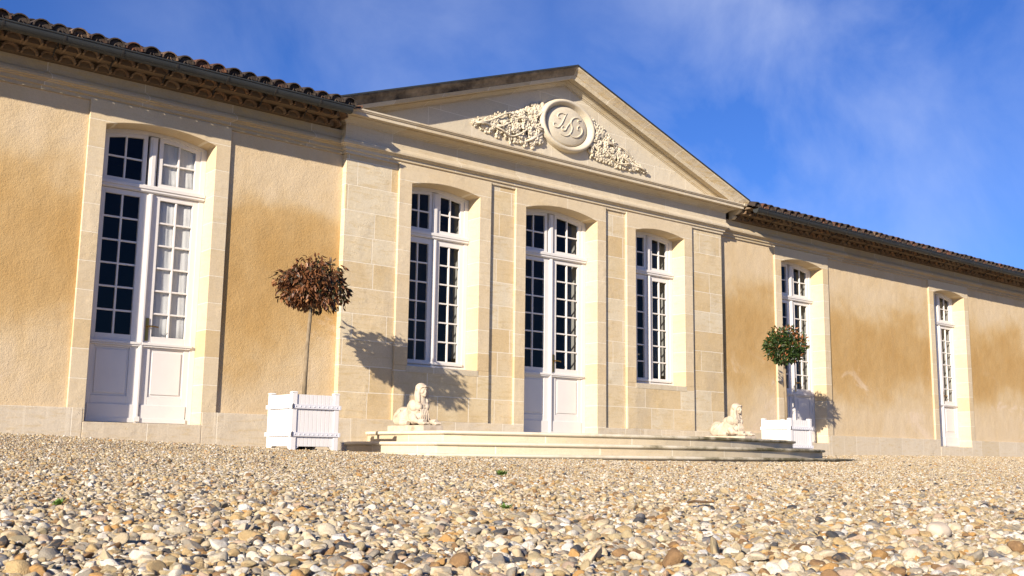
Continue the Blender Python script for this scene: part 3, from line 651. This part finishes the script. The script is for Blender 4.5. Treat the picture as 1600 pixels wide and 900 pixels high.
# genoise, gutter, roof tiles for both wings
TP = 0.2
def half_arc(cx, cz, r0, r1, n=7):
    o = [(cx + r1 * math.cos(math.pi * k / n), cz + r1 * math.sin(math.pi * k / n) * .92) for k in range(n, -1, -1)]
    i = [(cx + r0 * math.cos(math.pi * k / n), cz + r0 * math.sin(math.pi * k / n) * .92) for k in range(n, -1, -1)]
    return i, o
def eaves(x0, x1, seed):
    rnd = random.Random(seed)
    for (yf, zb) in ((-.16, 4.160), (-.33, 4.238)):
        m = MB(); x = x0 + TP / 2
        while x < x1:
            i, o = half_arc(x, zb + rnd.uniform(-.004, .004), .070, .090); m.strip(i, o, yf - rnd.uniform(.0, .02), .1); x += TP
        m.build('genoise_row', 'genoise', B)
        f = MB(); f.box(x0, x1, yf + .045, .1, zb - .001, zb + .083); f.box(x0, x1, yf + .0, .1, zb + .0832, zb + .0905); f.build('genoise_mortar', 'mortar', B)
    # gutter
    gy, gz, gr = -.568, 4.284, .068; n = 12; rings = []
    prof = [(gy + gr * math.cos(t), gz + gr * math.sin(t) * 1.15) for t in [math.pi + math.pi * k / n for k in range(n + 1)]]
    inn = [(gy + (gr - .004) * math.cos(t), gz + (gr - .004) * math.sin(t) * 1.15) for t in [2 * math.pi - math.pi * k / n for k in range(n + 1)]]
    ring = prof + inn
    m = MB(); xs = [x0 + (x1 - x0) * k / 2 for k in range(3)]
    m.rows([[(x, a, b) for a, b in ring] for x in xs])
    m.tube([(x0, gy - gr - .003, gz + .004), (x1, gy - gr - .003, gz + .004)], .010, 8)
    for xe in (x0, x1): m.prism([(0, 0)] * 0 or [(a, b) for a, b in prof], 0, .003) if False else m.add([(xe, a, b) for a, b in prof], [tuple(range(len(prof)))])
    gut = m.build('gutter', 'zinc', B, smooth=False)
    x = x0 + .26
    while x < x1:
        s = MB()
        s.rows([[(xx, gy + (gr + .005) * math.cos(t), gz + (gr + .005) * math.sin(t) * 1.15) for t in [math.pi * 1.02 + math.pi * .96 * k / 10 for k in range(11)]] + [(xx, gy + gr * math.cos(t), gz + gr * math.sin(t) * 1.15) for t in [math.pi * 1.98 - math.pi * .96 * k / 10 for k in range(11)]] for xx in (x, x + .022)])
        s.tube([(x + .011, gy + gr, gz - .01), (x + .011, -.38, 4.30), (x + .011, -.37, 4.24), (x + .011, -.25, 4.235), (x + .011, -.185, 4.17)], .008, 6)
        x += .62
        s.build('gutter_bracket', 'dark_iron', gut)
    # tiles
    m = MB(); slope = .33; y0 = -.545; z0_ = 4.328
    x = x0 + TP / 2
    while x < x1:
        jx, jz = rnd.uniform(-.012, .012), rnd.uniform(-.007, .007)
        for c in range(4):
            ya, yb = y0 + c * .40 - .03 * (c == 0) * rnd.random(), y0 + (c + 1) * .40 + .06
            rings = []
            for (yy, rr, lift) in ((ya, .097, .018), (yb, .076, 0.0)):
                zc = z0_ + (yy - y0) * slope + lift + jz
                o = [(x + jx + rr * math.cos(math.pi * k / 8), yy, zc + rr * .95 * math.sin(math.pi * k / 8)) for k in range(8, -1, -1)]
                i_ = [(x + jx + (rr - .014) * math.cos(math.pi * k / 8), yy, zc + (rr - .014) * .95 * math.sin(math.pi * k / 8)) for k in range(0, 9)]
                rings.append(o + i_)
            m.rows(rings)
        zc = z0_ + .018 + jz; m.rows([[(x + jx + .080 * math.cos(math.pi * k / 8), yy, zc + .074 * math.sin(math.pi * k / 8)) for k in range(9)] for yy in (y0 + .015, y0 + .06)])
        # channel tile between covers
        zc = z0_ - .004
        rings = []
        for yy in (y0 - .012, y0 + 1.7):
            z1 = zc + (yy - y0) * slope
            o = [(x + TP / 2 + .085 * math.cos(math.pi * k / 6), yy, z1 + .03 - .055 * math.sin(math.pi * k / 6)) for k in range(7)]
            i_ = [(a, b, c_ + .013) for a, b, c_ in o[::-1]]
            rings.append(o + i_)
        m.rows(rings); x += TP
    # upper roof: wave surface to the ridge
    n = int((x1 - x0) / TP * 8); vs = []; yy0, yy1 = y0 + 1.6, 4.2
    for yy in (yy0, yy1, 8.8):
        hz = z0_ + (min(yy, 4.2) - y0) * slope - max(0, yy - 4.2) * slope
        for k in range(n + 1): vs.append((x0 + (x1 - x0) * k / n, yy, hz + .05 + .05 * math.cos(2 * math.pi * (k / 8 - .5))))
    m.add(vs, [(j * (n + 1) + k, j * (n + 1) + k + 1, (j + 1) * (n + 1) + k + 1, (j + 1) * (n + 1) + k) for j in range(2) for k in range(n)])
    m.build('roof', 'roof_tile', B)
    d = MB(); d.rows([[(x_, yy, zz) for yy, zz in ((-.44, 4.318), (-.48, 4.312), (8.6, 4.2), (4.2, 4.296 + 4.65 * slope), (-.44, 4.328))] for x_ in (x0, x1)]); d.build('roof_boarding', 'mortar', B)
eaves(-16.0, -4.10, 1); eaves(4.20, 27.0, 2)
# shaped end stones beside the pediment ends
for x0 in (4.12,):
    m = MB(); m.rows([[(xx, a, b) for a, b in ((-.02, 4.16), (-.10, 4.16), (-.155, 4.20), (-.12, 4.235), (-.20, 4.25), (-.285, 4.30), (-.24, 4.335), (-.38, 4.36), (-.40, 4.40), (-.02, 4.40))] for xx in (x0, x0 + .075)]); m.build('end_stone', 'moulding', B, bevel=.004)

# ------------------------------------------------------------------ entrance steps
ST = empty('entrance_steps', (0, -1.5, -.16), 'three broad bowed stone steps below the central door', 'steps')
def plan(X, Yc, sg, e, n=36):
    X += e; Yc += e
    R = (X * X + sg * sg) / (2 * sg); pts = [(-X, -.105), (-X, -Yc + .05), (-X + .012, -Yc + .015)]
    for k in range(1, n):
        x = -X + 2 * X * k / n; pts.append((x, -Yc - (math.sqrt(R * R - x * x) - (R - sg))))
    pts += [(X - .012, -Yc + .015), (X, -Yc + .05), (X, -.105)]
    return pts
levels = [(3.40, 1.82, .75, .160, .0), (3.72, 2.14, .75, .0265, .0), (4.04, 2.46, .75, -.107, .0)]
for i, (X_, Yc, sg, zt_, _) in enumerate(levels):
    zlow = (levels[i + 1][3] - .002) if i < 2 else -.5
    ring = lambda e, z: [(x, y, z) for x, y in plan(X_, Yc, sg, e)]
    m = MB(); m.rows([ring(0, zlow), ring(0, zt_ - .045)]); r = m.build('riser', 'step', ST)
    m = MB(); m.rows([ring(.0, zt_ - .0445), ring(.022, zt_ - .042), ring(.033, zt_ - .032), ring(.036, zt_ - .021), ring(.033, zt_ - .010), ring(.022, zt_ - .002), ring(.010, zt_), ring(-.30, zt_ + .0005)])
    m.build('tread', 'nosing', ST)

# ------------------------------------------------------------------ planters
def planter(x, y, z, label):
    P = empty('white_planter', (x, y, z), label, 'planter', 'white planter boxes flanking the steps')
    w = .30; Hc = .66
    m = MB()
    for sx in (-1, 1):
        for sy in (-1, 1):
            cx, cy = x + sx * (w - .032), y + sy * (w - .032)
            p = MB(); p.box(cx - .032, cx + .032, cy - .032, cy + .032, z, z + Hc - .012)
            p.rows([[(cx + a * q, cy + b * q, zz) for a, b in ((-1, -1), (1, -1), (1, 1), (-1, 1))] for q, zz in ((.036, z + Hc - .0115), (.038, z + Hc - .004), (.030, z + Hc + .004), (.014, z + Hc + .008))])
            for s2, ax in ((-sx, 0), (-sy, 1)):   # bracket at the foot
                a = [(0, 0), (.05 * s2, 0), (0, -.045)]
                if ax == 0: p.add([(cx + .032 * s2 + u, cy + vv, z + .055 + w_) for vv in (-.018, .018) for u, w_ in a], [(0, 1, 2), (5, 4, 3), (0, 3, 4, 1), (1, 4, 5, 2), (2, 5, 3, 0)])
                else: p.add([(cx + vv, cy + .032 * s2 + u, z + .055 + w_) for vv in (-.018, .018) for u, w_ in a], [(0, 1, 2), (5, 4, 3), (0, 3, 4, 1), (1, 4, 5, 2), (2, 5, 3, 0)])
            p.build('corner_post', 'planter_white', P, bevel=.004)
    nb = 9; L = 2 * (w - .064)
    for ax, sg in ((0, -1), (0, 1), (1, -1), (1, 1)):
        b = MB()
        for k in range(nb):
            a0 = -w + .064 + L * k / nb + .0016; a1 = -w + .064 + L * (k + 1) / nb - .0016
            lo, hi = sorted((sg * (w - .040), sg * (w - .012)))
            if ax == 0: b.box(x + lo, x + hi, y + a0, y + a1, z + .055, z + .635)
            else: b.box(x + a0, x + a1, y + lo, y + hi, z + .055, z + .635)
        lo, hi = sorted((sg * (w - .055), sg * (w - .041)))
        if ax == 0: b.box(x + lo, x + hi, y - w + .066, y + w - .066, z + .07, z + .62)
        else: b.box(x - w + .066, x + w - .066, y + lo, y + hi, z + .07, z + .62)
        b.build('side_panel', 'planter_white', P, bevel=.002)
        for zz in (.165, .475):
            r = MB(); lo, hi = sorted((sg * (w + .0005), sg * (w + .010)))
            q = MB()
            if ax == 0: r.box(x + lo, x + hi, y - w - .012, y + w + .012, z + zz, z + zz + .048)
            else: r.box(x - w - .022, x + w + .022, y + lo, y + hi, z + zz, z + zz + .048)
            bar = r.build('iron_strap', 'rivet', P, bevel=.002)
            for k in range(10):
                t = -w + .04 + (2 * w - .08) * k / 9
                c = (x + sg * (w + .010), y + t, z + zz + .024) if ax == 0 else (x + t, y + sg * (w + .010), z + zz + .024)
                MB().sphere(c, .0075, 8, 5).build('rivet', 'rivet', bar, smooth=True)
            if ax == 1 and sg == -1:
                q2 = MB(); q2.tube([(x - w + .006, y - w - .012, z + zz + .004), (x - w - .004, y - w - .020, z + zz + .024), (x - w + .008, y - w - .014, z + zz + .052)], .006, 7); q2.build('hook', 'dark_iron', bar)
    b = MB(); b.box(x - w + .06, x + w - .06, y - w + .06, y + w - .06, z + .07, z + .60); b.build('soil', 'soil', P)
    b = MB(); b.box(x - .06, x + .02, y - .05, y + .09, z - .03, z + .069); b.build('support_block', 'dark_iron', P)
    return P
planter(-4.84, -1.03, -.108, 'white slatted planter box left of the steps, holding the reddish-brown tree')
planter(4.43, -.93, -.108, 'white slatted planter box right of the steps, holding the green ball tree')

# ------------------------------------------------------------------ standard trees
def tree(x, y, zb, trunk_pts, center, rad, nleaf, mat, seed, label, shape, size, tone, droop=.5):
    T = empty('ball_tree', (x, y, zb), label, 'tree', 'ball-headed standard trees in planters')
    m = MB(); m.tube(trunk_pts, [.028, .026, .024, .022, .018][:len(trunk_pts)], 10); tr = m.build('trunk', 'bark', T, smooth=True)
    rnd = random.Random(seed); top = Vector(trunk_pts[-1]); C = Vector(center)
    br = MB(); tips = []
    for k in range(34):
        d = Vector((rnd.gauss(0, 1), rnd.gauss(0, 1), rnd.gauss(.15, .8))).normalized(); e = C + Vector((d.x * rad[0], d.y * rad[1], d.z * rad[2])) * rnd.uniform(.55, .92)
        mid = top.lerp(e, .5) + Vector((0, 0, .03)); br.tube([top, mid, e], [.008, .005, .002], 5); tips.append(e)
    br.build('branches', 'bark', tr)
    v = []; f = []; tones = []
    for k in range(nleaf):
        for _ in range(30):
            d = Vector((rnd.gauss(0, 1), rnd.gauss(0, 1), rnd.gauss(0, 1))).normalized(); r = rnd.random() ** .34
            p = Vector((d.x * rad[0] * r, d.y * rad[1] * r, d.z * rad[2] * r))
            if shape(p, rnd): break
        wob = noise.noise(p * 5.5 + Vector((seed, 0, 0)))
        p = C + p * (1 + .36 * wob)
        out_ = (p - C).normalized(); ax = (out_ * rnd.uniform(.3, 1.0) + Vector((rnd.gauss(0, .5), rnd.gauss(0, .5), rnd.gauss(-droop, .5)))).normalized()
        sd = ax.cross(Vector((rnd.gauss(0, 1), rnd.gauss(0, 1), rnd.gauss(0, 1)))).normalized(); up = sd.cross(ax)
        L = size * rnd.uniform(.65, 1.25); w_ = L * rnd.uniform(.16, .24); b0 = len(v); curl = rnd.uniform(-.05, .3) * L
        for t, ww, h in ((0, .12, 0), (.3, .95, -.25), (.65, .9, -.1), (1, .05, 1)):
            q = p + ax * (L * t) - up * (curl * t * t)
            v += [q - sd * w_ * ww + up * (w_ * .35 * ww), q, q + sd * w_ * ww + up * (w_ * .35 * ww)]
        for j in range(3):
            for i in range(2): f.append((b0 + j * 3 + i, b0 + j * 3 + i + 1, b0 + (j + 1) * 3 + i + 1, b0 + (j + 1) * 3 + i))
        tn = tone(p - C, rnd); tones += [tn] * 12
    me = bpy.data.meshes.new('crown'); me.from_pydata([tuple(q) for q in v], [], f)
    at = me.attributes.new('leaf_tone', 'FLOAT', 'POINT'); at.data.foreach_set('value', tones)
    me.materials.append(M[mat]); o = bpy.data.objects.new('crown', me); COL.objects.link(o); o.parent = T; o.matrix_parent_inverse = parent_inv(T)
    me.polygons.foreach_set('use_smooth', [True] * len(me.polygons))
    return T
def shp1(p, rnd): # umbrella: flatter underside, fuller shoulders
    return p.z > -.30 + .12 * rnd.random() - .25 * p.x * 0
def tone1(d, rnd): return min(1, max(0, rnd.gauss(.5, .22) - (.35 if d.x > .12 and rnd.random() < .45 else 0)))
def tone2(d, rnd): return rnd.uniform(0, .70) if rnd.random() < (.93 - .25 * (d.z > -.02 and d.x > -.1)) else rnd.uniform(.78, 1)
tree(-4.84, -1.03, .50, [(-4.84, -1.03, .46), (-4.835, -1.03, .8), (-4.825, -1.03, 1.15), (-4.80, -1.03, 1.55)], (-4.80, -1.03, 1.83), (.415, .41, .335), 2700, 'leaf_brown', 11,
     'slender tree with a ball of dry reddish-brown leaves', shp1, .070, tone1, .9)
tree(4.43, -.93, .50, [(4.43, -.93, .46), (4.435, -.93, .8), (4.42, -.93, 1.2), (4.43, -.93, 1.5)], (4.45, -.93, 1.80), (.36, .36, .31), 3000, 'leaf_green', 23,
     'slender tree with a round green crown touched with orange leaves', lambda p, r: True, .062, tone2, .1)

# ------------------------------------------------------------------ sphinxes
def sphinx(xc, y0, zb, label):
    """lies along Y, facing -Y (towards the courtyard); y0 = front of the plinth"""
    T = empty('sphinx_statue', (xc, y0 + .4, zb), label, 'statue', 'stone sphinxes on the top step')
    p = MB(); p.box(xc - .15, xc + .15, y0, y0 + .82, zb, zb + .075); p.build('base_slab', 'sphinx', T, bevel=.005)
    z = zb + .075; m = MB(); Rx = lambda a: Matrix.Rotation(a, 3, 'X'); Rz = lambda a: Matrix.Rotation(a, 3, 'Z')
    E = lambda dx, dy, dz, r, R_=None: m.sphere((xc + dx, y0 + dy, z + dz), r, 20, 14, R_)
    E(0, .50, .125, (.115, .28, .118))                 # trunk
    E(0, .66, .125, (.120, .13, .122))                 # rump
    for s in (-1, 1):
        E(s * .095, .63, .10, (.055, .13, .10), Rx(-.35))        # haunch
        m.tube([(xc + s * .11, y0 + .56, z + .035), (xc + s * .115, y0 + .47, z + .03), (xc + s * .11, y0 + .40, z + .028)], [.042, .036, .034], 14)   # hind foot
        m.tube([(xc + s * .085, y0 + .34, z + .12), (xc + s * .095, y0 + .28, z + .055), (xc + s * .092, y0 + .15, z + .042), (xc + s * .09, y0 + .06, z + .036)], [.062, .052, .042, .040], 14)  # foreleg
        for k in range(4): E(s * .09 + (k - 1.5) * .021, .035, .022, (.013, .030, .019))     # toes
        E(s * .052, .245, .235, (.046, .050, .050))     # breast
        E(s * .085, .33, .25, (.055, .09, .075), Rx(.5))         # shoulder
    m.tube([(xc, y0 + .44, z + .14), (xc, y0 + .36, z + .20), (xc, y0 + .30, z + .27), (xc, y0 + .285, z + .335), (xc, y0 + .28, z + .39)], [.115, .125, .11, .066, .050], 18)  # chest and neck
    # tail over the flank
    m.tube([(xc - .06, y0 + .77, z + .05), (xc - .125, y0 + .70, z + .06), (xc - .15, y0 + .62, z + .13), (xc - .12, y0 + .56, z + .19)], [.018, .018, .016, .02], 10)
    # saddle cloth edge
    m.tube([(xc - .11, y0 + .56, z + .05), (xc - .118, y0 + .54, z + .14), (xc - .08, y0 + .50, z + .215), (xc, y0 + .48, z + .235), (xc + .08, y0 + .50, z + .215), (xc + .118, y0 + .54, z + .14)], .012, 8)
    hy, hz = .258, .435                                  # head centre
    E(0, hy, hz, (.056, .068, .078))
    E(0, hy - .035, hz - .045, (.036, .036, .034))       # jaw
    E(0, hy - .055, hz - .062, (.017, .016, .014))       # chin
    E(0, hy - .068, hz - .008, (.010, .018, .026), Rx(-.2))  # nose
    E(0, hy - .064, hz + .022, (.030, .010, .012))       # brow
    E(0, hy - .062, hz - .040, (.018, .012, .006)); E(0, hy - .060, hz - .050, (.014, .012, .005))
    for s in (-1, 1):
        E(s * .030, hy - .045, hz - .018, (.020, .018, .020)); E(s * .022, hy - .056, hz + .006, (.010, .007, .006))
        m.tube([(xc + s * .055, y0 + hy - .02, z + hz + .03), (xc + s * .062, y0 + hy + .0, z + hz - .04), (xc + s * .058, y0 + hy - .005, z + hz - .10), (xc + s * .062, y0 + hy - .02, z + hz - .15)], [.022, .030, .028, .022], 10)   # side locks
    E(0, hy + .022, hz + .034, (.078, .084, .068), Rx(.3))     # cap of hair
    m.tube([(xc - .062, y0 + hy - .005, z + hz + .018), (xc - .045, y0 + hy - .052, z + hz + .048), (xc, y0 + hy - .070, z + hz + .056), (xc + .045, y0 + hy - .052, z + hz + .048), (xc + .062, y0 + hy - .005, z + hz + .018)], .014, 10)  # head band
    m.tube([(xc, y0 + hy + .06, z + hz + .03), (xc, y0 + hy + .085, z + hz - .05), (xc, y0 + hy + .09, z + hz - .13), (xc, y0 + hy + .12, z + hz - .20)], [.060, .056, .052, .056], 14); E(0, .39, .19, (.105, .17, .105), Rx(.55))     # hair down the back
    for k in range(9):                                    # necklace and chest drapery
        t = -1.1 + 2.2 * k / 8; E(.085 * math.sin(t), .215 + .06 * (1 - math.cos(t)) - .0, .305 - .045 * math.cos(t), .012)
    for k in range(5): m.tube([(xc + (k - 2) * .022, y0 + .215, z + .20), (xc + (k - 2) * .028, y0 + .185, z + .13), (xc + (k - 2) * .03, y0 + .19, z + .06)], .010, 7)
    o = m.build('body', 'sphinx', T)
    r = o.modifiers.new('remesh', 'REMESH'); r.mode = 'VOXEL'; r.voxel_size = .0042; r.use_smooth_shade = True
    sm = o.modifiers.new('smooth', 'SMOOTH'); sm.factor = .4; sm.iterations = 1
    return T
sphinx(-3.12, -1.19, .161, 'pale stone sphinx lying on the left end of the steps')
sphinx(3.12, -1.19, .161, 'pale stone sphinx lying on the right end of the steps')

# ------------------------------------------------------------------ gravel of loose pebbles
pc = bpy.data.collections.new('pebble_shapes')
rndp = random.Random(4)
for k in range(24):
    bm = bmesh.new(); bmesh.ops.create_icosphere(bm, subdivisions=3, radius=1)
    sc = Vector((1, rndp.uniform(.62, .95), rndp.uniform(.38, .68))); off = Vector((k * 7.3, 1, 2)); planes = [(Vector((rndp.gauss(0, 1), rndp.gauss(0, 1), rndp.gauss(0, 1))).normalized(), rndp.uniform(.42, .82)) for _ in range(9)]
    for vv in bm.verts:
        p = vv.co.copy()
        for nrm, dd in planes:
            e = p.dot(nrm) - dd
            if e > 0: p -= nrm * e * .95
        p *= 1 + .13 * noise.noise(p * 1.3 + off) + .04 * noise.noise(p * 4 + off)
        vv.co = Vector((p.x * sc.x, p.y * sc.y, p.z * sc.z))
    me = bpy.data.meshes.new('pebble'); bm.to_mesh(me); bm.free(); me.materials.append(M['pebble']); me.polygons.foreach_set('use_smooth', [True] * len(me.polygons))
    o = bpy.data.objects.new('pebble', me); pc.objects.link(o)
rg = np.random.default_rng(5)
P_, Rr, Sc, Id = [], [], [], []
cx0, cy0 = CAMP.x, CAMP.y
bands = [(.55, 3.2, 12500, 1.15, 1.14), (3.2, 6.5, 7600, .72, 1.04), (6.5, 40.0, 3700, .62, .92)]
az0 = math.radians(39.04)
for (d0, d1, dens, half, smul) in bands:
    # candidate rectangle in x,y
    X0, X1, Y0, Y1 = -16, 22, -14, .06
    if d1 < 10: X0, X1, Y0, Y1 = cx0 - d1, cx0 + d1, cy0 - .6, cy0 + d1
    N = int((X1 - X0) * (Y1 - Y0) * dens); x = rg.uniform(X0, X1, N); y = rg.uniform(Y0, Y1, N)
    d = np.hypot(x - cx0, y - cy0); a = np.arctan2(x - cx0, y - cy0) - az0
    lat = d * np.sin(a)
    ok = (d >= d0) & (d < d1) & (np.abs(a) < 1.5) & (np.abs(lat) < d * np.tan(min(half, 1.2) * .72) + 1.0 * (d > 1.2)) & (y < .03)
    x, y = x[ok], y[ok]
    size = np.clip(rg.lognormal(math.log(.0060), .46, len(x)), .003, .023) * smul
    for i in range(len(x)):
        xx, yy = float(x[i]), float(y[i])
        if abs(xx) < 3.9 and yy > -2.2: continue
        P_.append((xx, yy, ground_z(xx, yy) + size[i] * float(rg.uniform(-.05, .55)))); Sc.append(size[i])
n = len(P_)
# a few individually larger stones
me = bpy.data.meshes.new('gravel'); me.from_pydata(P_, [], [])
rotv = np.zeros((n, 3)); rotv[:, 0] = rg.normal(0, .38, n); rotv[:, 1] = rg.normal(0, .38, n); rotv[:, 2] = rg.uniform(0, 6.283, n)
a = me.attributes.new('rot', 'FLOAT_VECTOR', 'POINT'); a.data.foreach_set('vector', rotv.ravel())
a = me.attributes.new('size', 'FLOAT', 'POINT'); a.data.foreach_set('value', np.array(Sc))
grav = bpy.data.objects.new('gravel', me); COL.objects.link(grav)
tag(grav, 'loose rounded pebbles covering the courtyard ground', 'gravel', kind='stuff')
ng = bpy.data.node_groups.new('scatter', 'GeometryNodeTree'); ng.interface.new_socket('Geometry', in_out='INPUT', socket_type='NodeSocketGeometry'); ng.interface.new_socket('Geometry', in_out='OUTPUT', socket_type='NodeSocketGeometry')
gi = ng.nodes.new('NodeGroupInput'); go = ng.nodes.new('NodeGroupOutput'); ip = ng.nodes.new('GeometryNodeInstanceOnPoints'); ci = ng.nodes.new('GeometryNodeCollectionInfo')
ci.inputs['Collection'].default_value = pc; ci.inputs['Separate Children'].default_value = True; ci.inputs['Reset Children'].default_value = True
na = ng.nodes.new('GeometryNodeInputNamedAttribute'); na.data_type = 'FLOAT_VECTOR'; na.inputs['Name'].default_value = 'rot'
nb_ = ng.nodes.new('GeometryNodeInputNamedAttribute'); nb_.data_type = 'FLOAT'; nb_.inputs['Name'].default_value = 'size'
ng.links.new(gi.outputs[0], ip.inputs['Points']); ng.links.new(ci.outputs[0], ip.inputs['Instance']); ip.inputs['Pick Instance'].default_value = True
ng.links.new(na.outputs['Attribute'], ip.inputs['Rotation']); ng.links.new(nb_.outputs['Attribute'], ip.inputs['Scale']); ng.links.new(ip.outputs[0], go.inputs[0])
gm_ = grav.modifiers.new('scatter', 'NODES'); gm_.node_group = ng
print('pebbles', n)

# a pale larger stone, weeds and a twig lying in the gravel
def big_stone(x, y, r, label):
    m = MB(); m.sphere((0, 0, 0), (r, r * .85, r * .7), 24, 16); o = m.build('pale_stone', 'sphinx', smooth=True)
    for v in o.data.vertices: v.co *= 1 + .16 * noise.noise(v.co * (1.2 / r) + Vector((3, 1, 0)))
    o.location = (x, y, ground_z(x, y) + r * .55); tag(o, label, 'stone'); return o
big_stone(-8.30, -10.69, .032, 'single large white rounded stone in the gravel at right')
def weed(x, y, r, n, label, seed):
    rnd = random.Random(seed); v = []; f = []
    for k in range(n):
        a = rnd.uniform(0, 6.28); L = r * rnd.uniform(.6, 1.1); w_ = L * .16; d = Vector((math.cos(a), math.sin(a), rnd.uniform(.25, .9))).normalized(); s = Vector((-d.y, d.x, 0)).normalized() * w_; b = len(v)
        o = Vector((rnd.uniform(-.4, .4) * r, rnd.uniform(-.4, .4) * r, 0.006))
        v += [o - s * .3, o + s * .3, o + d * L * .5 + s, o + d * L * .5 - s, o + d * L]; f += [(b, b + 1, b + 2, b + 3), (b + 3, b + 2, b + 4)]
    m = MB(); m.add(v, f); o = m.build('weed', 'weed'); o.location = (x, y, ground_z(x, y) + .004); tag(o, label, 'weed', 'small weeds in the gravel'); return o
weed(-6.26, -6.49, .06, 26, 'small green weed in the gravel farther from the camera, before the central door', 1)
weed(-8.51, -9.34, .030, 26, 'tiny green weed sprouting among nearer pebbles at mid gravel', 2)
weed(-9.73, -8.80, .030, 22, 'tiny green weed in the gravel at far left', 3)
m = MB(); m.tube([(0, 0, .018), (.03, .012, .022), (.065, .01, .02), (.10, .022, .018)], [.004, .005, .004, .002], 7); o = m.build('twig', 'twig'); o.location = (-7.79, -9.47, ground_z(-7.79, -9.47) + .006); o.rotation_euler = (0, 0, -.6); tag(o, 'dark dry twig lying on the pebbles', 'twig')
